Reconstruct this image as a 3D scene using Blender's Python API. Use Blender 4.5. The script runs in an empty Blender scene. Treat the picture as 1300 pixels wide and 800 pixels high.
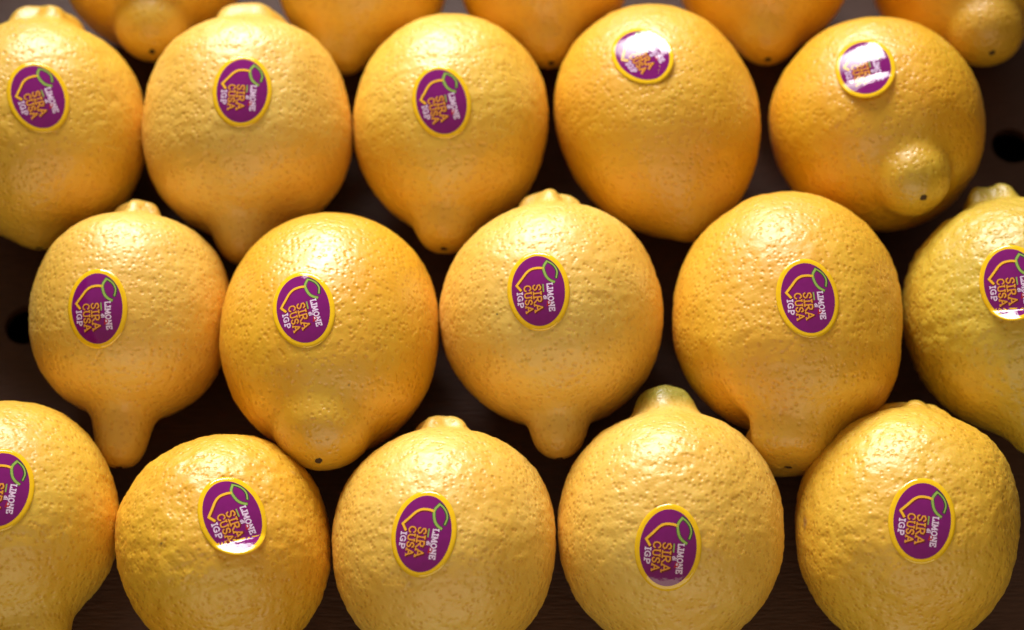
import bpy, math, random
import numpy as np
from mathutils import Vector, Matrix
from mathutils.bvhtree import BVHTree

scene = bpy.context.scene
C = scene.collection

# ------------------------------------------------------------------ camera
PITCH = math.radians(64.0)
DIST = 0.511
LENS = 60.0
TARGET = Vector((0.0, 0.0, 0.033))
BACK = Vector((0.0, -math.cos(PITCH), math.sin(PITCH)))
UP = Vector((0.0, math.sin(PITCH), math.cos(PITCH)))
RIGHT = Vector((1.0, 0.0, 0.0))
EYE = TARGET + BACK * DIST
cam_data = bpy.data.cameras.new("camera")
cam = bpy.data.objects.new("camera", cam_data)
C.objects.link(cam)
cam.matrix_world = Matrix((
    (RIGHT.x, UP.x, BACK.x, EYE.x),
    (RIGHT.y, UP.y, BACK.y, EYE.y),
    (RIGHT.z, UP.z, BACK.z, EYE.z),
    (0, 0, 0, 1)))
cam_data.lens = LENS
cam_data.sensor_width = 36.0
cam_data.sensor_fit = 'HORIZONTAL'
cam_data.clip_start = 0.01
cam_data.clip_end = 20.0
cam_data.dof.use_dof = True
cam_data.dof.focus_distance = 0.468
cam_data.dof.aperture_fstop = 7.1
cam_data.dof.aperture_blades = 0
scene.camera = cam

# ------------------------------------------------------------------ light
world = bpy.data.worlds.new("World")
scene.world = world
world.use_nodes = True
bg = world.node_tree.nodes["Background"]
bg.inputs[0].default_value = (1.0, 0.86, 0.60, 1.0)
bg.inputs[1].default_value = 0.26

def area_light(name, loc, target, sx, sy, power, color, spread=180.0):
    ld = bpy.data.lights.new(name, 'AREA')
    ld.shape = 'RECTANGLE'
    ld.size = sx
    ld.size_y = sy
    ld.energy = power
    ld.color = color
    ld.spread = math.radians(spread)
    o = bpy.data.objects.new(name, ld)
    C.objects.link(o)
    o.location = loc
    d = Vector(target) - Vector(loc)
    o.rotation_euler = d.to_track_quat('-Z', 'Y').to_euler()
    return o

area_light("window_light", (-0.16, 0.75, 0.51), (-0.01, -0.03, 0.04), 0.54, 0.36, 1.85, (1.0, 0.97, 0.96), 52.0)
area_light("front_fill_light", (0.10, -1.22, 0.54), (0.0, -0.04, 0.03), 1.4, 0.5, 5.3, (1.0, 0.90, 0.64))  # added fill, low in front, to brighten the lemons' lower sides

scene.view_settings.view_transform = 'Standard'
scene.view_settings.look = 'None'
scene.view_settings.exposure = 0.0
scene.view_settings.gamma = 1.0

# ------------------------------------------------------------------ helpers
FPX = LENS / 36.0 * 1300.0      # focal length in photo pixels

def pixel_ray(px, py):
    d = RIGHT * ((px - 650.0) / FPX) + UP * ((400.0 - py) / FPX) - BACK
    return d

def pixel_on_plane(px, py, z):
    d = pixel_ray(px, py)
    t = (z - EYE.z) / d.z
    return EYE + d * t

def hash3(ix, iy, iz, seed):
    n = (ix * 374761393 + iy * 668265263 + iz * 2147483647 + seed * 974711) & 0xFFFFFFFF
    n = ((n ^ (n >> 13)) * 1274126177) & 0xFFFFFFFF
    n = ((n ^ (n >> 16)) * 2246822519) & 0xFFFFFFFF
    n = n ^ (n >> 15)
    return (n & 0xFFFFFF).astype(np.float64) / float(0xFFFFFF) * 2.0 - 1.0

def vnoise(p, seed):
    """smooth value noise at the points p (n,3), about -1..1"""
    i = np.floor(p).astype(np.int64)
    f = p - i
    f = f * f * f * (f * (f * 6 - 15) + 10)
    out = 0.0
    for dx in (0, 1):
        wx = f[:, 0] if dx else 1 - f[:, 0]
        for dy in (0, 1):
            wy = f[:, 1] if dy else 1 - f[:, 1]
            for dz in (0, 1):
                wz = f[:, 2] if dz else 1 - f[:, 2]
                out = out + wx * wy * wz * hash3(i[:, 0] + dx, i[:, 1] + dy, i[:, 2] + dz, seed)
    return out

def smoothstep(a, b, x):
    t = np.clip((x - a) / (b - a), 0, 1)
    return t * t * (3 - 2 * t)

def smax(a, b, k):
    h = np.maximum(k - np.abs(a - b), 0.0) / k
    return np.maximum(a, b) + h * h * k * 0.25

def link_mesh(name, verts, faces, mat, parent=None, smooth=True):
    me = bpy.data.meshes.new(name)
    me.from_pydata([tuple(v) for v in verts], [], faces)
    me.update()
    if smooth:
        me.polygons.foreach_set("use_smooth", [True] * len(me.polygons))
    me.materials.append(mat)
    o = bpy.data.objects.new(name, me)
    C.objects.link(o)
    if parent is not None:
        o.parent = parent
    return o

# ------------------------------------------------------------------ materials
def new_mat(name):
    m = bpy.data.materials.new(name)
    m.use_nodes = True
    nt = m.node_tree
    return m, nt, nt.nodes["Principled BSDF"]

def node(nt, kind, **kw):
    n = nt.nodes.new(kind)
    for k, v in kw.items():
        setattr(n, k, v)
    return n

def peel_material(idx, col_a, col_b, green, rough, bumpy, half_len, scars=()):
    m, nt, b = new_mat("lemon_peel")
    L = nt.links
    tc = node(nt, 'ShaderNodeTexCoord')
    mp = node(nt, 'ShaderNodeMapping')
    mp.inputs['Location'].default_value = (idx * 0.37, idx * 0.61, idx * 0.23)
    L.new(tc.outputs['Object'], mp.inputs['Vector'])
    vec = mp.outputs['Vector']
    # broad colour drift over the peel
    n1 = node(nt, 'ShaderNodeTexNoise')
    n1.inputs['Scale'].default_value = 38.0
    n1.inputs['Detail'].default_value = 3.0
    n1.inputs['Roughness'].default_value = 0.55
    L.new(vec, n1.inputs['Vector'])
    r1 = node(nt, 'ShaderNodeMapRange')
    r1.inputs['From Min'].default_value = 0.32
    r1.inputs['From Max'].default_value = 0.68
    L.new(n1.outputs['Fac'], r1.inputs['Value'])
    mix1 = node(nt, 'ShaderNodeMix', data_type='RGBA')
    mix1.inputs['A'].default_value = (*col_a, 1)
    mix1.inputs['B'].default_value = (*col_b, 1)
    L.new(r1.outputs['Result'], mix1.inputs['Factor'])
    # oil glands: small dimples, a little deeper in colour
    v1 = node(nt, 'ShaderNodeTexVoronoi', feature='SMOOTH_F1')
    v1.inputs['Scale'].default_value = 600.0
    v1.inputs['Smoothness'].default_value = 0.6
    L.new(vec, v1.inputs['Vector'])
    pr = node(nt, 'ShaderNodeMapRange')
    pr.inputs['From Min'].default_value = 0.08
    pr.inputs['From Max'].default_value = 0.42
    pr.inputs['To Min'].default_value = 0.60
    pr.inputs['To Max'].default_value = 0.0
    L.new(v1.outputs['Distance'], pr.inputs['Value'])
    n3 = node(nt, 'ShaderNodeTexNoise')
    n3.inputs['Scale'].default_value = 110.0
    n3.inputs['Detail'].default_value = 2.0
    L.new(vec, n3.inputs['Vector'])
    mul = node(nt, 'ShaderNodeMath', operation='MULTIPLY')
    L.new(pr.outputs['Result'], mul.inputs[0])
    L.new(n3.outputs['Fac'], mul.inputs[1])
    mix2 = node(nt, 'ShaderNodeMix', data_type='RGBA')
    mix2.inputs['B'].default_value = (col_b[0] * 0.72, col_b[1] * 0.48, col_b[2] * 0.4, 1)
    L.new(mul.outputs[0], mix2.inputs['Factor'])
    L.new(mix1.outputs['Result'], mix2.inputs['A'])
    # greener towards the blossom end (and a little at the neck)
    sep = node(nt, 'ShaderNodeSeparateXYZ')
    L.new(tc.outputs['Object'], sep.inputs[0])
    gr = node(nt, 'ShaderNodeMapRange')
    gr.inputs['From Min'].default_value = half_len * 0.72
    gr.inputs['From Max'].default_value = half_len * 1.35
    gr.inputs['To Max'].default_value = green[0]
    L.new(sep.outputs['Z'], gr.inputs['Value'])
    gs = node(nt, 'ShaderNodeMapRange')
    gs.inputs['From Min'].default_value = -half_len * 0.92
    gs.inputs['From Max'].default_value = -half_len * 1.08
    gs.inputs['To Max'].default_value = green[1]
    L.new(sep.outputs['Z'], gs.inputs['Value'])
    add = node(nt, 'ShaderNodeMath', operation='ADD', use_clamp=True)
    L.new(gr.outputs['Result'], add.inputs[0])
    L.new(gs.outputs['Result'], add.inputs[1])
    mix3 = node(nt, 'ShaderNodeMix', data_type='RGBA')
    mix3.inputs['B'].default_value = (0.31, 0.275, 0.024, 1)
    L.new(add.outputs[0], mix3.inputs['Factor'])
    L.new(mix2.outputs['Result'], mix3.inputs['A'])
    # sparse dark specks
    v2 = node(nt, 'ShaderNodeTexVoronoi')
    v2.inputs['Scale'].default_value = 62.0
    L.new(vec, v2.inputs['Vector'])
    lt = node(nt, 'ShaderNodeMath', operation='LESS_THAN')
    lt.inputs[1].default_value = 0.026
    L.new(v2.outputs['Distance'], lt.inputs[0])
    sc = node(nt, 'ShaderNodeSeparateXYZ')
    L.new(v2.outputs['Color'], sc.inputs[0])
    gt = node(nt, 'ShaderNodeMath', operation='GREATER_THAN')
    gt.inputs[1].default_value = 0.80
    L.new(sc.outputs[0], gt.inputs[0])
    sm = node(nt, 'ShaderNodeMath', operation='MULTIPLY')
    L.new(lt.outputs[0], sm.inputs[0])
    L.new(gt.outputs[0], sm.inputs[1])
    sm2 = node(nt, 'ShaderNodeMath', operation='MULTIPLY')
    sm2.inputs[1].default_value = 0.75
    L.new(sm.outputs[0], sm2.inputs[0])
    mix4 = node(nt, 'ShaderNodeMix', data_type='RGBA')
    mix4.inputs['B'].default_value = (0.10, 0.045, 0.02, 1)
    L.new(sm2.outputs[0], mix4.inputs['Factor'])
    L.new(mix3.outputs['Result'], mix4.inputs['A'])
    last = mix4.outputs['Result']
    for (pos, rad, col, amt) in scars:
        dist = node(nt, 'ShaderNodeVectorMath', operation='DISTANCE')
        dist.inputs[1].default_value = pos
        wob = node(nt, 'ShaderNodeTexNoise')
        wob.inputs['Scale'].default_value = 260.0
        L.new(vec, wob.inputs['Vector'])
        L.new(tc.outputs['Object'], dist.inputs[0])
        dn = node(nt, 'ShaderNodeMath', operation='MULTIPLY_ADD')
        dn.inputs[1].default_value = rad * 1.6
        L.new(wob.outputs['Fac'], dn.inputs[0])
        L.new(dist.outputs['Value'], dn.inputs[2])
        rr = node(nt, 'ShaderNodeMapRange')
        rr.inputs['From Min'].default_value = rad * 1.0
        rr.inputs['From Max'].default_value = rad * 2.0
        rr.inputs['To Min'].default_value = amt
        rr.inputs['To Max'].default_value = 0.0
        L.new(dn.outputs[0], rr.inputs['Value'])
        mx = node(nt, 'ShaderNodeMix', data_type='RGBA')
        mx.inputs['B'].default_value = (*col, 1)
        L.new(rr.outputs['Result'], mx.inputs['Factor'])
        L.new(last, mx.inputs['A'])
        last = mx.outputs['Result']
    L.new(last, b.inputs['Base Color'])
    # relief
    n2 = node(nt, 'ShaderNodeTexNoise')
    n2.inputs['Scale'].default_value = 420.0
    n2.inputs['Detail'].default_value = 2.5
    n2.inputs['Roughness'].default_value = 0.5
    L.new(vec, n2.inputs['Vector'])
    bp1 = node(nt, 'ShaderNodeBump')
    bp1.inputs['Strength'].default_value = 1.0
    bp1.inputs['Distance'].default_value = 0.00026 * bumpy
    L.new(n2.outputs['Fac'], bp1.inputs['Height'])
    bp2 = node(nt, 'ShaderNodeBump')
    bp2.inputs['Strength'].default_value = 1.0
    bp2.inputs['Distance'].default_value = 0.00016
    pit = node(nt, 'ShaderNodeMapRange', interpolation_type='SMOOTHSTEP')
    pit.inputs['From Min'].default_value = 0.05
    pit.inputs['From Max'].default_value = 0.50
    L.new(v1.outputs['Distance'], pit.inputs['Value'])
    L.new(pit.outputs['Result'], bp2.inputs['Height'])
    L.new(bp1.outputs['Normal'], bp2.inputs['Normal'])
    L.new(bp2.outputs['Normal'], b.inputs['Normal'])
    L.new(bp2.outputs['Normal'], b.inputs['Coat Normal'])
    b.inputs['Roughness'].default_value = rough
    b.inputs['IOR'].default_value = 1.5
    b.inputs['Coat Weight'].default_value = 0.9
    b.inputs['Coat Roughness'].default_value = 0.40
    b.inputs['Subsurface Weight'].default_value = 0.22
    b.inputs['Subsurface Radius'].default_value = (1.0, 0.55, 0.12)
    b.inputs['Subsurface Scale'].default_value = 0.004
    return m

def plain_mat(name, col, rough, coat=0.0, bump=0.0, scale=900.0):
    m, nt, b = new_mat(name)
    b.inputs['Base Color'].default_value = (*col, 1)
    b.inputs['Roughness'].default_value = rough
    b.inputs['Coat Weight'].default_value = coat
    if coat:
        b.inputs['Specular IOR Level'].default_value = 0.0
    b.inputs['Coat Roughness'].default_value = 0.05
    tc = node(nt, 'ShaderNodeTexCoord')
    n = node(nt, 'ShaderNodeTexNoise')
    n.inputs['Scale'].default_value = scale
    n.inputs['Detail'].default_value = 3.0
    nt.links.new(tc.outputs['Object'], n.inputs['Vector'])
    mx = node(nt, 'ShaderNodeMix', data_type='RGBA')
    mx.inputs['A'].default_value = (*[c * 0.86 for c in col], 1)
    mx.inputs['B'].default_value = (*[min(1, c * 1.14) for c in col], 1)
    nt.links.new(n.outputs['Fac'], mx.inputs['Factor'])
    nt.links.new(mx.outputs['Result'], b.inputs['Base Color'])
    if bump:
        bp = node(nt, 'ShaderNodeBump')
        bp.inputs['Distance'].default_value = bump
        nt.links.new(n.outputs['Fac'], bp.inputs['Height'])
        nt.links.new(bp.outputs['Normal'], b.inputs['Normal'])
        nt.links.new(bp.outputs['Normal'], b.inputs['Coat Normal'])
    return m

M_RIM = plain_mat("sticker_yellow", (0.90, 0.53, 0.01), 0.30, 1.0)
M_PURPLE = plain_mat("sticker_purple", (0.195, 0.008, 0.145), 0.30, 0.9, 0.00005, 500.0)
M_ORANGE = plain_mat("print_orange", (0.78, 0.33, 0.04), 0.30, 1.0)
M_SHADOW = plain_mat("print_maroon", (0.16, 0.012, 0.02), 0.30, 1.0)
M_LILAC = plain_mat("print_lilac", (0.78, 0.60, 0.82), 0.30, 1.0)
M_YELLOW = plain_mat("print_yellow", (0.90, 0.48, 0.03), 0.30, 1.0)
M_GREEN = plain_mat("print_green", (0.28, 0.42, 0.08), 0.30, 1.0)
M_DARKGREEN = plain_mat("print_dark_green", (0.03, 0.05, 0.03), 0.30, 1.0)
M_RED = plain_mat("print_red", (0.42, 0.012, 0.03), 0.30, 1.0)
M_SCAR = plain_mat("dried_scar", (0.050, 0.026, 0.012), 0.8, 0.0, 0.0004)
M_CALYX = plain_mat("dry_calyx", (0.16, 0.13, 0.07), 0.8, 0.0, 0.0005)
M_TABLE = plain_mat("table_wood", (0.010, 0.007, 0.006), 0.8)

def card_material():
    m, nt, b = new_mat("brown_card")
    L = nt.links
    tc = node(nt, 'ShaderNodeTexCoord')
    mp = node(nt, 'ShaderNodeMapping')
    mp.inputs['Scale'].default_value = (1.0, 7.0, 1.0)
    L.new(tc.outputs['Object'], mp.inputs['Vector'])
    n = node(nt, 'ShaderNodeTexNoise')
    n.inputs['Scale'].default_value = 160.0
    n.inputs['Detail'].default_value = 5.0
    L.new(mp.outputs['Vector'], n.inputs['Vector'])
    n2 = node(nt, 'ShaderNodeTexNoise')
    n2.inputs['Scale'].default_value = 22.0
    n2.inputs['Detail'].default_value = 3.0
    L.new(tc.outputs['Object'], n2.inputs['Vector'])
    ad = node(nt, 'ShaderNodeMath', operation='MULTIPLY')
    L.new(n.outputs['Fac'], ad.inputs[0])
    L.new(n2.outputs['Fac'], ad.inputs[1])
    cr = node(nt, 'ShaderNodeMapRange')
    cr.inputs['From Min'].default_value = 0.12
    cr.inputs['From Max'].default_value = 0.40
    L.new(ad.outputs[0], cr.inputs['Value'])
    mx = node(nt, 'ShaderNodeMix', data_type='RGBA')
    mx.inputs['A'].default_value = (0.066, 0.027, 0.015, 1)
    mx.inputs['B'].default_value = (0.108, 0.045, 0.026, 1)
    L.new(cr.outputs['Result'], mx.inputs['Factor'])
    L.new(mx.outputs['Result'], b.inputs['Base Color'])
    b.inputs['Roughness'].default_value = 0.6
    bp = node(nt, 'ShaderNodeBump')
    bp.inputs['Distance'].default_value = 0.0004
    L.new(n.outputs['Fac'], bp.inputs['Height'])
    L.new(bp.outputs['Normal'], b.inputs['Normal'])
    return m
M_CARD = card_material()

# ------------------------------------------------------------------ table and tray
def box_mesh(x0, x1, y0, y1, z0, z1):
    v = [(x, y, z) for z in (z0, z1) for y in (y0, y1) for x in (x0, x1)]
    f = [(0, 2, 3, 1), (4, 5, 7, 6), (0, 1, 5, 4), (2, 6, 7, 3), (1, 3, 7, 5), (0, 4, 6, 2)]
    return v, f

TX0, TX1, TY0, TY1 = -0.205, 0.208, -0.175, 0.245
table = link_mesh("table_top", *box_mesh(-0.6, 0.6, -0.5, 0.6, -0.060, -0.030), M_TABLE, smooth=False)
table["kind"] = "structure"

tray = bpy.data.objects.new("fruit_tray", None)
C.objects.link(tray)
tray["label"] = "dark brown card fruit tray with round vent holes under all the lemons"
tray["category"] = "tray"

# punched floor: a lattice of square cells, each with a round hole
def tray_floor():
    verts, faces = [], []
    th = 0.0035
    hr = 0.0068
    cell = 0.0267
    holes = []
    for (hx, hy) in ((-0.1555, 0.0125), (-0.0485, 0.0125), (0.0585, 0.0125), (0.1655, 0.0125),
                     (-0.1530, 0.0795), (-0.0470, 0.0795), (0.0590, 0.0795), (0.1685, 0.0795),
                     (-0.1530, 0.1480), (-0.0470, 0.1480), (0.0590, 0.1480), (0.1685, 0.1480)):
        holes.append((hx, hy))
    N = 40
    s = cell / 2
    def top_and_bottom(poly):
        for z, flip in ((0.0, False), (-th, True)):
            i0 = len(verts)
            verts.extend([(x, y, z) for x, y in poly])
            idx = list(range(i0, i0 + len(poly)))
            faces.append(tuple(reversed(idx)) if flip else tuple(idx))
    rows = sorted({h[1] for h in holes})
    ys = [TY0]
    for y in rows:
        ys += [y - s, y + s]
    ys.append(TY1)
    for k in range(len(ys) - 1):
        ya, yb = ys[k], ys[k + 1]
        if k % 2 == 0:
            top_and_bottom([(TX0, ya), (TX1, ya), (TX1, yb), (TX0, yb)])
            continue
        yc = rows[k // 2]
        hx = sorted(h[0] for h in holes if h[1] == yc)
        xs = [TX0]
        for x in hx:
            xs += [x - s, x + s]
        xs.append(TX1)
        for j in range(len(xs) - 1):
            xa, xb = xs[j], xs[j + 1]
            if j % 2 == 0:
                top_and_bottom([(xa, ya), (xb, ya), (xb, yb), (xa, yb)])
                continue
            xc = hx[j // 2]
            ring_t, ring_o = [], []
            for q in range(N):
                a = 2 * math.pi * q / N
                ca, sa = math.cos(a), math.sin(a)
                m = max(abs(ca), abs(sa))
                ring_t.append((xc + hr * ca, yc + hr * sa))
                ring_o.append((xc + s * ca / m, yc + s * sa / m))
            for z, flip in ((0.0, False), (-th, True)):
                i0 = len(verts)
                verts.extend([(x, y, z) for x, y in ring_t] + [(x, y, z) for x, y in ring_o])
                for q in range(N):
                    r = (q + 1) % N
                    f = (i0 + q, i0 + N + q, i0 + N + r, i0 + r)
                    faces.append(tuple(reversed(f)) if flip else f)
            i0 = len(verts)
            verts.extend([(x, y, 0.0) for x, y in ring_t] + [(x, y, -th) for x, y in ring_t])
            for q in range(N):
                r = (q + 1) % N
                faces.append((i0 + q, i0 + r, i0 + N + r, i0 + N + q))
    return verts, faces
link_mesh("tray_floor", *tray_floor(), M_CARD, tray, smooth=False)
for (x0, x1, y0, y1, zt) in ((TX0 - 0.004, TX0 - 0.0005, TY0, TY1, 0.165), (TX1 + 0.0005, TX1 + 0.004, TY0, TY1, 0.165),
                             (TX0 - 0.004, TX1 + 0.004, TY0 - 0.0045, TY0 - 0.0005, 0.042),
                             (TX0 - 0.004, TX1 + 0.004, TY1 + 0.0005, TY1 + 0.0045, 0.075)):
    link_mesh("unseen_tray_wall", *box_mesh(x0, x1, y0, y1, -0.0295, zt), M_CARD, tray, smooth=False)  # walls out of view; sides and back raised to shade the tray

# ------------------------------------------------------------------ lemons
NR, NS = 150, 208

def soften(G, sig):
    """round off the profile along every meridian (sig in radii)"""
    sg = sig / 0.026
    n = int(3 * sg) + 1
    h = NS // 2
    pad0 = np.roll(G[:n][::-1], h, axis=1)
    pad1 = np.roll(G[-n:][::-1], h, axis=1)
    E = np.concatenate([pad0, G, pad1], 0)
    k = np.exp(-0.5 * (np.arange(-n, n + 1) / sg) ** 2)
    k /= k.sum()
    out = np.zeros_like(G)
    for q in range(2 * n + 1):
        out += k[q] * E[q:q + G.shape[0]]
    return out

def lemon_mesh(R, p, seed):
    """peel vertices in local space, +z = blossom end"""
    at, as_ = p['at'] * R, p['as'] * R
    ln, rn = p['ln'] * R, p['rn'] * R
    sn, rs = p['sn'] * R, p['rs'] * R
    kt, ks = p['kt'] * R, p['ks'] * R
    n = p['n']
    ze, zs = at + ln, -(as_ + sn)
    z = np.concatenate([zs + (ze - zs) * 0.5 * (1 - np.cos(np.linspace(0, np.pi, 3000)))])
    def body(z):
        a = np.where(z > 0, at, as_)
        q = np.clip(1 - np.abs(z / a) ** n, 0, 1)
        r = R * q ** (1.0 / n)
        # egg: a bit fuller on one half
        return r * (1 + p['egg'] * z / at)
    def nipple(z):
        base = smoothstep(at * 0.15, at * 0.55, z)
        tap = 1.0 + p['tap'] * np.clip((ze - z) / (ze - at * 0.6), 0, 1.3)
        cap = min(rn * p['cap'], ln + at * 0.25)
        q = np.clip((z - (ze - cap)) / cap, 0, 1)
        return rn * base * tap * (1 - q ** 2.3) ** (1 / 2.0)
    def neck(z):
        base = smoothstep(-as_ * 0.2, -as_ * 0.6, z)
        tap = 1.0 + 0.25 * np.clip((z - zs) / (as_ * 0.4 + sn), 0, 1.3)
        cap = min(rs * 0.55, sn + as_ * 0.2)
        q = np.clip(((zs + cap) - z) / cap, 0, 1)
        return rs * base * tap * (1 - q ** 3.0) ** (1 / 2.2)
    rr = smax(smax(body(z), nipple(z), kt), neck(z), ks)
    rr[0] = rr[-1] = 0.0
    ds = np.hypot(np.diff(z), np.diff(rr))
    s = np.concatenate([[0], np.cumsum(ds)])
    zz = np.interp(np.linspace(0, s[-1], NR + 2)[1:-1], s, z)
    phi = np.linspace(0, 2 * np.pi, NS, endpoint=False)
    Z, PH = np.meshgrid(zz, phi, indexing='ij')
    ktp = kt * np.ones_like(PH)
    if p['crease'] is not None:
        ca, kl, kr = p['crease']      # crease at angle ca, soft on the other side
        w = smoothstep(0.45, 0.97, np.cos(PH - ca))
        ktp = (kl * w + kr * (1 - w)) * R
    # cross-section centre drifts sideways towards the nipple
    bx, by = p['bend'][0] * R, p['bend'][1] * R
    sft = smoothstep(at * 0.25, at * 0.95, Z)
    cx, cy = bx * sft, by * sft
    cx = cx + p['skew'] * R * smoothstep(at * 0.8, ze, Z)
    dx, dy = np.cos(PH), np.sin(PH)
    RB = body(Z)
    cd = cx * dx + cy * dy
    disc = RB ** 2 - (cx ** 2 + cy ** 2) + cd ** 2
    BR = np.where(disc > 0, np.maximum(0, -cd + np.sqrt(np.maximum(disc, 0))), 0)
    NP_ = nipple(Z)
    NK = neck(Z) * (1 + p['flute'] * np.cos(5 * PH + seed) + 0.5 * p['flute'] * np.cos(3 * PH + 2.1 * seed))
    RR = smax(smax(BR, NP_, ktp), NK, ks)
    # furrow round the nipple
    if p['furrow']:
        RR = RR * (1 - p['furrow'] * np.exp(-((Z - at * 0.93) / (0.09 * R)) ** 2))
    if p['crease'] is not None:
        wc = smoothstep(0.6, 0.98, np.cos(PH - p['crease'][0]))
        RR = RR - 0.05 * R * wc * np.exp(-((Z - at * 0.99) / (0.05 * R)) ** 2)
    X = cx + RR * dx * p['sx']
    Y = cy + RR * dy * p['sy']
    G = np.stack([X, Y, Z], 2)
    stem_side = smoothstep(-as_ * 0.2, -as_ * 0.6, Z)[..., None]
    G2 = soften(G, p['fil']) * (1 - stem_side) + soften(G, p['fils']) * stem_side
    if p['crease'] is not None:
        w = smoothstep(0.45, 0.97, np.cos(PH - p['crease'][0]))[..., None]
        G2 = G2 * (1 - w) + soften(G, 0.025) * w
    P = G2.reshape(-1, 3)
    # dents and rough peel, pushed along the outward direction
    D = P / np.maximum(np.linalg.norm(P, axis=1, keepdims=True), 1e-9)
    u = P / R
    o = np.array([seed * 3.17, seed * 1.71, seed * 5.3])
    h = p['lump'] * R * vnoise(u * 1.25 + o, seed)
    h += 0.35 * p['lump'] * R * vnoise(u * 2.9 + o, seed + 50)
    h += p['bump'] * R * 0.0036 * vnoise(u * 6.5 + o, seed + 101)
    h += p['bump'] * R * 0.0040 * vnoise(u * np.array([12.0, 12.0, 18.0]) + o, seed + 203)
    h += p['bump'] * R * 0.0030 * vnoise(u * np.array([23.0, 23.0, 30.0]) + o, seed + 307)
    P = P + D * h[:, None]
    top = P[-NS:].mean(0) + np.array([0, 0, 0.0])
    bot = P[:NS].mean(0)
    V = np.vstack([P, top[None], bot[None]])
    F = []
    for i in range(NR - 1):
        a = i * NS
        for j in range(NS):
            k = (j + 1) % NS
            F.append((a + j, a + k, a + NS + k, a + NS + j))
    it, ib = NR * NS, NR * NS + 1
    a = (NR - 1) * NS
    for j in range(NS):
        k = (j + 1) % NS
        F.append((a + j, a + k, it))
        F.append((k, j, ib))
    return V, F, top, bot

DEF = dict(yaw=0, e=0, at=1.08, as_=1.0, ln=0.35, rn=0.28, sn=0.2, rs=0.30, kt=0.28, ks=0.14, n=2.15,
           egg=0.0, tap=0.35, cap=1.0, crease=None, bend=(0, 0), furrow=0.0, flute=0.14, sx=1.0, sy=1.0,
           lump=0.022, fil=0.12, fils=0.075, skew=0.0, marks=(), bump=1.0, roll=0, tone='mid', green=(0.25, 0.15), rough=0.60, lift=0.0, scars=())

TONES = {
    'pale': ((0.83, 0.53, 0.090), (0.80, 0.445, 0.042)),
    'mid': ((0.82, 0.51, 0.045), (0.79, 0.43, 0.020)),
    'warm': ((0.82, 0.47, 0.024), (0.79, 0.385, 0.010)),
    'deep': ((0.81, 0.46, 0.014), (0.79, 0.38, 0.006)),
    'green': ((0.72, 0.49, 0.036), (0.61, 0.41, 0.018)),
}

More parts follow.
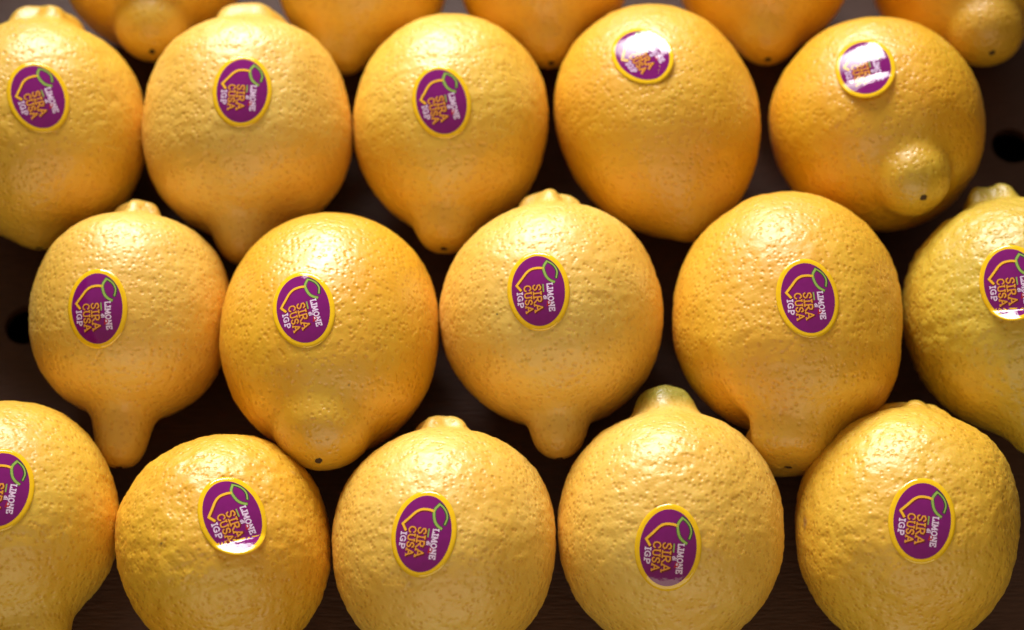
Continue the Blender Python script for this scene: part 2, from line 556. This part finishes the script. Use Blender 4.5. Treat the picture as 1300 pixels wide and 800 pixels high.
# each: photo-plane body centre, body width, shape, sticker (centre, turn, size, curls), words
LEMONS = [
    # ---- back row, cut by the frame
    dict(c=(195, -52), w=236, fil=.06, yaw=6, e=8, at=1.0, ln=0.36, rn=0.40, kt=0.10, tap=0.02, tone='warm', bump=.7,
         label="backmost lemon at the left with a fat bulging nub hanging over the gap"),
    dict(c=(463, -32), w=222, yaw=-12, e=-2, at=1.05, ln=0.28, rn=0.26, kt=0.4, tone='mid', bump=.7,
         label="blurred back row lemon with a tapering tip, right of the thick cut neck"),
    dict(c=(690, -46), w=226, yaw=3, e=0, at=1.05, ln=0.30, rn=0.30, kt=0.4, tone='warm', bump=.7,
         label="blurred back row lemon wedged behind the egg-shaped lemon and the tall orange lemon"),
    dict(c=(970, -52), w=228, yaw=-2, e=0, at=1.05, ln=0.30, rn=0.32, kt=0.35, tone='deep', bump=.7,
         label="blurred back row lemon with a wide blunt tip between the two glare stickers"),
    dict(c=(1222, -42), w=236, fil=.09, yaw=3, e=14, at=1.0, ln=0.42, rn=0.40, kt=0.10, tap=0.02, tone='deep', bump=.7,
         green=(0.35, 0.1),
         label="backmost lemon at the right, its round nub showing a dark scar"),
    # ---- second row
    dict(c=(56, 166), w=260, yaw=2, e=-10, at=1.12, as_=1.08, ln=0.12, rn=0.22, sn=0.20, tone='mid',
         st=((48, 122), -20, 1.0, ()),
         label="shaded second row lemon cut by the left edge, sticker tilted anticlockwise"),
    dict(c=(315, 160), w=266, fil=.12, n=2.4, yaw=2, e=-6, at=1.05, as_=1.0, ln=0.38, rn=0.24, tap=.7, kt=.4, sn=0.25, rs=0.33, tone='pale', flute=.06,
         st=((307, 114), 2, 1.0, ()),
         label="round lemon of second row with a thick cut neck on top, sticker upright"),
    dict(c=(573, 154), w=250, yaw=-2, e=-2, at=1.12, as_=1.08, ln=0.34, rn=0.22, tap=1.1, kt=0.5, sn=0.06, tone='mid',
         st=((560, 128), -14, 1.0, ()),
         label="plain egg-shaped lemon tapering to its tip, sticker tilted, beside the glare-sticker lemon"),
    dict(c=(832, 146), w=258, yaw=15, e=0, n=2.0, at=1.28, as_=1.14, ln=0.16, rn=0.20, tap=1.3, kt=0.40, sn=0.05, tone='deep', lump=.018,
         green=(0.75, 0.1), bump=.8,
         st=((815, 68), -35, 1.0, ((-35, 0.55, 0.20),)),
         label="tall orange lemon with green blunt tip at lower right, white glare on its sticker"),
    dict(c=(1113, 158), w=267, fil=.075, yaw=10, e=27, at=1.02, as_=1.0, ln=0.29, rn=0.32, kt=0.10, tap=0.25, sn=0.05, tone='deep', furrow=.02,
         green=(0.55, 0.1), rough=.46, bump=.85,
         st=((1098, 85), -16, 1.0, ((270, 0.30, 0.22),)),
         label="orange lemon showing a nub with black dot, two glare bands on its sticker"),
    # ---- third row
    dict(c=(167, 398), w=252, fil=.11, n=2.4, yaw=0, e=-6, at=1.04, as_=1.0, ln=0.57, rn=0.19, tap=1.1, sn=0.22, rs=0.22, kt=0.4, tone='pale',
         st=((122, 391), -6, 1.0, ()),
         label="pale lemon with a long drooping tip, beside the vent hole at the left"),
    dict(c=(420, 420), w=279, fil=.07, yaw=0, e=15, at=1.20, as_=1.10, ln=0.26, rn=0.44, kt=0.14, tap=0.1, sn=0.05, tone='warm', furrow=.012, rough=.46, marks=((443, 489, .0004, (.20, .10, .02), .6), (355, 470, .0016, (.58, .28, .05), .4)),
         green=(0.3, 0.1), bump=.7,
         st=((384, 391), -18, 1.0, ()),
         label="large smooth warm lemon facing us with a broad nub and brown scar dot"),
    dict(c=(702, 402), w=284, yaw=2, e=-3, fil=.075, at=1.0, as_=1.02, ln=0.34, rn=0.20, tap=.7, kt=0.14, sn=0.19, rs=0.25, flute=.16, tone='pale', marks=((631, 399, .00035, (.06, .03, .015), .9),),
         st=((683, 368), -7, 1.0, ()),
         label="very round pale lemon in the middle, lumpy neck on top and short stub tip below"),
    dict(c=(997, 402), w=290, yaw=-3, e=-2, at=1.05, as_=1.06, ln=0.37, rn=0.35, tap=0.1, cap=.7, bend=(.05, 0), skew=-.08, crease=(math.pi + .30, 0.02, 1.0), marks=((984, 389, .0003, (.07, .035, .015), .85),), sn=0.08, rs=.3, tone='warm',
         st=((1026, 378), -4, 1.0, ()),
         label="big lemon with a thick off-centre tip and a sharp notch on the tip's left side"),
    dict(c=(1292, 398), w=284, yaw=6, e=-2, at=1.08, as_=1.05, ln=0.3, rn=0.3, sn=0.22, rs=0.25, tone='green', bump=1.9,
         green=(0.4, 0.5), st=((1284, 359), -8, 1.0, ((265, 0.66, 0.85),)),
         label="rough greenish lemon cut by the right edge, sticker curling up at its bottom"),
    # ---- front row
    dict(c=(8, 655), w=284, yaw=17, e=-2, at=1.02, as_=1.0, ln=0.5, rn=0.30, tap=.5, kt=0.4, sn=0.03, tone='mid', bump=1.3,
         st=((0, 620), 9, 1.0, ()),
         label="front row lemon cut by the left edge, only half its sticker in view"),
    dict(c=(284, 688), w=272, yaw=18, e=-2, at=1.06, as_=1.0, ln=0.35, rn=0.34, kt=0.4, sn=0.04, tone='warm', bump=1.7, marks=((372, 600, .0012, (.42, .20, .05), .5), (205, 690, .0004, (.12, .06, .02), .7)),
         st=((295, 655), -20, 1.0, ((262, 0.58, 0.80),)),
         label="squat dimpled front lemon, no neck in view, white glare along its sticker's lower edge"),
    dict(c=(564, 690), w=288, yaw=2, e=-3, at=1.05, as_=1.02, ln=0.35, rn=0.3, sn=0.17, rs=0.22, tone='pale', bump=1.25, marks=((635, 566, .0003, (.12, .07, .02), .8), (520, 742, .0011, (.50, .27, .07), .4)),
         st=((537, 677), 6, 1.0, ()),
         label="pale front lemon below the centre, small shaded neck peeping over its top"),
    dict(c=(850, 668), w=286, yaw=0, e=-3, at=1.08, as_=1.03, ln=0.35, rn=0.3, sn=0.30, rs=0.26, fils=.11, tone='pale', bump=1.3, flute=.05, marks=((742, 604, .0003, (.12, .06, .02), .7), (905, 770, .0014, (.52, .26, .06), .45)),
         green=(0.2, 1.0), st=((848, 696), 5, 1.0, ()),
         label="front lemon with a thick green neck on top and the sticker low on its belly"),
    dict(c=(1149, 664), w=282, yaw=-9, e=-3, at=1.10, as_=1.04, ln=0.3, rn=0.3, sn=0.12, rs=0.28, tone='mid', bump=1.45, lump=.03, flute=.2,
         green=(0.2, 0.4), st=((1171, 661), 8, 1.0, ()), marks=((1022, 664, .0016, (.30, .17, .10), .6), (1268, 668, .0003, (.08, .04, .02), .8)),
         label="front lemon at the right with a faint grey bruise on its left flank"),
]

# ------------------------------------------------------------------ sticker print
GLYPHS = {
    'L': (.62, [[(.12, 1), (.12, 0), (.58, 0), (.58, .26)], [(0, 1), (.28, 1)]]),
    'I': (.34, [[(.17, 1), (.17, 0)], [(.02, 1), (.32, 1)], [(.02, 0), (.32, 0)]]),
    'M': (.95, [[(.12, 0), (.16, 1), (.46, .15), (.78, 1), (.82, 0)], [(0, 0), (.25, 0)], [(.7, 0), (.95, 0)]]),
    'O': (.80, [[(.40, 1), (.14, .84), (.05, .5), (.14, .16), (.40, 0), (.66, .16), (.75, .5), (.66, .84), (.40, 1)]]),
    'N': (.82, [[(.14, 0), (.14, 1), (.68, 0), (.68, 1)], [(.02, 0), (.27, 0)], [(.55, 1), (.80, 1)]]),
    'E': (.64, [[(.58, .8), (.58, 1), (.12, 1), (.12, 0), (.6, 0), (.6, .22)], [(.12, .52), (.46, .52)]]),
    'S': (.66, [[(.58, .78), (.52, .96), (.32, 1.02), (.10, .88), (.12, .64), (.50, .42), (.58, .2), (.38, -.02), (.14, .04), (.06, .24)]]),
    'R': (.72, [[(.12, 0), (.12, 1), (.42, 1), (.58, .86), (.56, .62), (.40, .5), (.14, .48)], [(.34, .5), (.70, -.02)], [(0, 0), (.26, 0)]]),
    'A': (.80, [[(.06, 0), (.38, 1.04), (.74, 0)], [(.18, .36), (.60, .36)], [(0, 0), (.2, 0)], [(.6, 0), (.82, 0)]]),
    'C': (.74, [[(.66, .74), (.56, .95), (.34, 1), (.12, .82), (.05, .5), (.12, .18), (.36, 0), (.58, .06), (.68, .26)]]),
    'U': (.78, [[(.12, 1), (.12, .25), (.24, .04), (.42, 0), (.58, .06), (.66, .25), (.66, 1)], [(0, 1), (.24, 1)], [(.54, 1), (.78, 1)]]),
    'G': (.80, [[(.66, .78), (.54, .96), (.34, 1), (.12, .82), (.05, .5), (.12, .18), (.36, 0), (.64, .08), (.66, .42), (.44, .42)]]),
    'P': (.66, [[(.12, 0), (.12, 1), (.42, 1), (.60, .84), (.58, .6), (.40, .46), (.14, .46)], [(0, 0), (.28, 0)]]),
    'd': (.60, [[(.48, 1.1), (.48, 0)], [(.48, .1), (.28, 0), (.08, .14), (.06, .42), (.24, .62), (.46, .54)]]),
    'i': (.28, [[(.14, .62), (.14, 0)], [(.14, .86), (.14, .98)]]),
}

def word_strokes(word, base_u, height, v_start, v_end, slant=0.0):
    """word running down the sticker (towards -v) with letter tops towards +u"""
    gap = 0.10
    tot = sum(GLYPHS[c][0] for c in word) + gap * (len(word) - 1)
    sc = (v_start - v_end) / tot
    out, s = [], 0.0
    for c in word:
        w, strokes = GLYPHS[c]
        for st in strokes:
            out.append([(base_u + y * height + slant * (s + x) * sc, v_start - (s + x) * sc) for x, y in st])
        s += w + gap
    return out

def spline(pts, n=8):
    out = []
    P = [pts[0]] + list(pts) + [pts[-1]]
    for i in range(1, len(P) - 2):
        for t in np.linspace(0, 1, n, endpoint=False):
            p0, p1, p2, p3 = (np.array(q, float) for q in P[i - 1:i + 3])
            out.append(tuple(0.5 * (2 * p1 + (p2 - p0) * t + (2 * p0 - 5 * p1 + 4 * p2 - p3) * t * t + (3 * p1 - p0 - 3 * p2 + p3) * t ** 3)))
    out.append(tuple(pts[-1]))
    return out

def ribbons(lines, width, off=(0, 0), layer=1.0):
    """2-D ribbons as (u, v) vertices and quads"""
    V, F = [], []
    parts = []
    for ln_ in lines:
        cur = [ln_[0]]
        for i in range(1, len(ln_)):
            cur.append(ln_[i])
            if i < len(ln_) - 1:
                a = np.array(ln_[i], float) - np.array(ln_[i - 1], float)
                b = np.array(ln_[i + 1], float) - np.array(ln_[i], float)
                if a @ b < 0.6 * np.linalg.norm(a) * np.linalg.norm(b):
                    parts.append(cur)
                    cur = [ln_[i]]
        parts.append(cur)
    for ln_ in parts:
        pts = [np.array(ln_[0], float)]
        for q in ln_[1:]:
            q = np.array(q, float)
            k = max(1, int(np.linalg.norm(q - pts[-1]) / 0.08))
            a = pts[-1]
            for j in range(1, k + 1):
                pts.append(a + (q - a) * j / k)
        n = len(pts)
        for i in range(n):
            t = pts[min(i + 1, n - 1)] - pts[max(i - 1, 0)]
            t = t / max(1e-9, np.linalg.norm(t))
            nn = np.array([-t[1], t[0]])
            e = 0.0
            w = width(i / (n - 1)) if callable(width) else width
            ext = t * (0.3 * w) * (-1 if i == 0 else 1 if i == n - 1 else 0)
            p = pts[i] + np.array(off) + ext
            V.append(tuple(p + nn * w / 2))
            V.append(tuple(p - nn * w / 2))
        b = len(V) - 2 * n
        for i in range(n - 1):
            F.append((b + 2 * i, b + 2 * i + 1, b + 2 * i + 3, b + 2 * i + 2))
    return V, F

OUTLINE = spline([(.165, .536), (.05, .557), (-.11, .545), (-.24, .47), (-.37, .325), (-.516, .165)], 6) + [(-.42, .03)]
LEAF_L = spline([(.275, .716), (.195, .60), (.18, .50), (.223, .33), (.30, .22), (.41, .15)], 5)
LEAF_R = spline([(.275, .716), (.37, .65), (.45, .56), (.50, .42), (.47, .26)], 5)
LIMONE = word_strokes("LIMONE", .235, .125, .13, -.56)
DI = word_strokes("di", .125, .085, -.17, -.26)
SIRA = word_strokes("SIRA", -.115, .185, .13, -.55)
CUSA = word_strokes("CUSA", -.335, .165, .13, -.55)
IGP = word_strokes("IGP", -.515, .125, -.02, -.40)
PRINT = [
    ("print_shadow", M_SHADOW, ribbons(SIRA + CUSA, .062, (.018, -.016)), 0.6),
    ("leaf_shadow", M_DARKGREEN, ribbons([LEAF_L, LEAF_R], .085), 0.6),
    ("outline_shadow", M_SHADOW, ribbons([OUTLINE], .085, (.012, -.016)), 0.6),
    ("lemon_outline", M_YELLOW, ribbons([OUTLINE], .056), 1.2),
    ("leaf_emblem", M_GREEN, ribbons([LEAF_L], .056) , 1.2),
    ("leaf_emblem", M_GREEN, ribbons([LEAF_R], .034) , 1.2),
    ("lettering", M_ORANGE, ribbons(SIRA + CUSA, .033), 1.2),
    ("lettering", M_LILAC, ribbons(LIMONE + IGP, .030), 1.2),
    ("lettering", M_LILAC, ribbons(DI, .022), 1.2),
    ("rule_line", M_GREEN, ribbons([[(.135, .11), (.135, -.07)]], .03), 1.2),
    ("island_mark", M_RED, ([(.20, -.30), (.29, -.32), (.26, -.42), (.17, -.44)], [(0, 1, 2, 3)]), 1.2),
]
SH = 0.0115          # half the sticker's long side, metres
SA = 0.765           # short / long

def build_sticker(parent, bvh, spec):
    (px, py), turn, size, curls = spec
    d = pixel_ray(px, py)
    hit, nrm, fi, dd = bvh.ray_cast(EYE, d.normalized())
    if hit is None:
        return
    # average normal over a patch
    t = Vector((1, 0, 0))
    acc = Vector((0, 0, 0))
    U0 = RIGHT - nrm * RIGHT.dot(nrm)
    U0.normalize()
    V0 = nrm.cross(U0)
    for a in range(12):
        q = hit + (U0 * math.cos(a * math.pi / 6) + V0 * math.sin(a * math.pi / 6)) * SH * 0.6
        h2, n2, _, _ = bvh.ray_cast(q + nrm * 0.01, -nrm)
        if h2:
            acc += n2
    N = acc.normalized()
    V = (UP - N * UP.dot(N)).normalized()
    U = V.cross(N).normalized()
    ang = math.radians(turn)
    U, V = U * math.cos(ang) - V * math.sin(ang), U * math.sin(ang) + V * math.cos(ang)
    # smooth (quadratic) patch through the peel
    A, B = [], []
    for iu in np.linspace(-1, 1, 11):
        for iv in np.linspace(-1, 1, 11):
            if iu * iu + iv * iv > 1.05:
                continue
            u, v = iu * SH * SA, iv * SH
            h2, _, _, _ = bvh.ray_cast(hit + U * u + V * v + N * 0.012, -N)
            if h2 is None:
                continue
            A.append([1, u, v, u * u, u * v, v * v])
            B.append((h2 - hit).dot(N))
    A, B = np.array(A), np.array(B)
    co, *_ = np.linalg.lstsq(A, B, rcond=None)
    off = max(0.00006, float((B - A @ co).max()) + 0.00010)
    S = SH * size
    Ml = parent.matrix_world.inverted()
    def surf(u, v, lift):
        X, Y = u * S, v * S
        h = co[0] + co[1] * X + co[2] * Y + co[3] * X * X + co[4] * X * Y + co[5] * Y * Y + off + lift
        for (ca, start, slope) in curls:
            c_, s_ = math.cos(math.radians(ca)), math.sin(math.radians(ca))
            # distance along the curl direction, 1 at the sticker's edge there
            reach = math.hypot(c_ * SA, s_)
            q = (u * c_ + v * s_) / reach
            if q > start:
                e = (q - start) * reach * S
                h += slope * e * min(1.0, e / 0.0005)
        return hit + U * X + V * Y + N * h
    def add(name, mat, verts2, faces, lift, par):
        me_v = [Ml @ surf(u, v, lift) for u, v in verts2]
        o = link_mesh(name, me_v, faces, mat, par)
        return o
    rings, seg = 16, 72
    def disc(scale):
        v2, f = [(0.0, 0.0)], []
        for i in range(1, rings + 1):
            r = i / rings
            for j in range(seg):
                a = 2 * math.pi * j / seg
                v2.append((math.cos(a) * r * SA * scale[0], math.sin(a) * r * scale[1]))
        for j in range(seg):
            f.append((0, 1 + j, 1 + (j + 1) % seg))
        for i in range(rings - 1):
            for j in range(seg):
                k = (j + 1) % seg
                b0, b1 = 1 + i * seg, 1 + (i + 1) * seg
                f.append((b0 + j, b1 + j, b1 + k, b0 + k))
        return v2, f
    v2, f = disc((1, 1))
    vv = [Ml @ surf(u, v, 0.00003) for u, v in v2]
    # paper edge, turned down on to the peel
    n0 = len(vv)
    for j in range(seg):
        a = 2 * math.pi * j / seg
        vv.append(Ml @ surf(math.cos(a) * SA * 1.004, math.sin(a) * 1.004, -0.00009))
    b0 = 1 + (rings - 1) * seg
    for j in range(seg):
        k = (j + 1) % seg
        f.append((b0 + j, n0 + j, n0 + k, b0 + k))
    st = link_mesh("sticker", vv, f, M_RIM, parent)
    v2, f = disc((0.855, 0.885))
    add("purple_field", M_PURPLE, v2, f, 0.00003 + 0.000022, st)
    for (nm, mat, (rv, rf), lay) in PRINT:
        add(nm, mat, rv, rf, 0.00003 + 0.000022 + 0.000022 * lay, st)
    return st

def disc_cap(r, depth, seg, rings, jag=0.0, seed=0):
    rnd = random.Random(seed)
    j_ = [1 + jag * rnd.uniform(-1, 1) for _ in range(seg)]
    v, f = [(0, 0, depth)], []
    for i in range(1, rings + 1):
        q = i / rings
        for j in range(seg):
            a = 2 * math.pi * j / seg
            v.append((math.cos(a) * r * q * (1 + (j_[j] - 1) * q), math.sin(a) * r * q * (1 + (j_[j] - 1) * q), depth * (1 - q ** 2)))
    for j in range(seg):
        f.append((0, 1 + j, 1 + (j + 1) % seg))
    for i in range(rings - 1):
        for j in range(seg):
            k = (j + 1) % seg
            f.append((1 + i * seg + j, 1 + (i + 1) * seg + j, 1 + (i + 1) * seg + k, 1 + i * seg + k))
    return v, f

for idx, spec in enumerate(LEMONS):
    p = dict(DEF)
    p.update(spec)
    p['as'] = p['as_']
    seed = idx * 7 + 3
    yaw, e = math.radians(p['yaw']), math.radians(p['e'])
    A = Vector((math.sin(yaw) * math.cos(e), -math.cos(yaw) * math.cos(e), math.sin(e)))
    X = Vector((math.cos(yaw), math.sin(yaw), 0))
    Y = A.cross(X)
    rot = Matrix((X, Y, A)).transposed()
    px, py = p['c']
    # real radius from the width seen at that depth
    R = 0.033
    zc = R
    for _ in range(3):
        pos = pixel_on_plane(px, py, zc)
        depth = (EYE - pos).dot(BACK)
        R = p['w'] * 0.5 * depth / FPX * 0.993
        zc = R
    V, F, tip, stem = lemon_mesh(R, p, seed)
    M3 = np.array(rot)
    W = V @ M3.T
    zc = -float(W[:, 2].min()) + p['lift']
    pos = pixel_on_plane(px, py, zc)
    root = bpy.data.objects.new("lemon", None)
    C.objects.link(root)
    root.empty_display_size = 0.01
    root.location = (pos.x, pos.y, 0.0)
    root["label"] = p['label']
    root["category"] = "lemon"
    root["group"] = "lemons laid in rows in the tray"
    ca, cb = TONES[p['tone']]
    place = Matrix.Translation((pos.x, pos.y, zc)) @ rot.to_4x4()
    bvh = BVHTree.FromPolygons([place @ Vector(q) for q in V], F)
    scars = []
    for (mx_, my_, rad, col, amt) in p['marks']:      # flecks and bruises of this very peel
        h_, _, _, _ = bvh.ray_cast(EYE, pixel_ray(mx_, my_).normalized())
        if h_ is not None:
            scars.append((tuple(place.inverted() @ h_), rad, col, amt))
    mat = peel_material(idx, ca, cb, p['green'], p['rough'], 0.6 + 0.4 * p['bump'], p['at'] * R, scars)
    peel = link_mesh("peel", V, F, mat, root)
    peel.matrix_local = Matrix.Translation((0, 0, zc)) @ rot.to_4x4()
    bpy.context.view_layer.update()
    mw = peel.matrix_world
    # blossom scar and dry calyx
    v, f = disc_cap(0.0011, 0.00025, 14, 3, 0.25, seed)
    o = link_mesh("blossom_scar", v, f, M_SCAR, peel)
    o.location = Vector(tip) + Vector((0, 0, 0.00004))
    v, f = disc_cap(0.0022, 0.0005, 20, 4, 0.35, seed + 1)
    o = link_mesh("stem_scar", v, f, M_CALYX, peel)
    o.matrix_local = Matrix.Translation(Vector(stem) - Vector((0, 0, 0.0001))) @ Matrix.Rotation(math.pi, 4, 'X')
    if 'st' in p:
        # stickers hang on the lemon itself: part > sub-part
        build_sticker(root, bvh, p['st'])
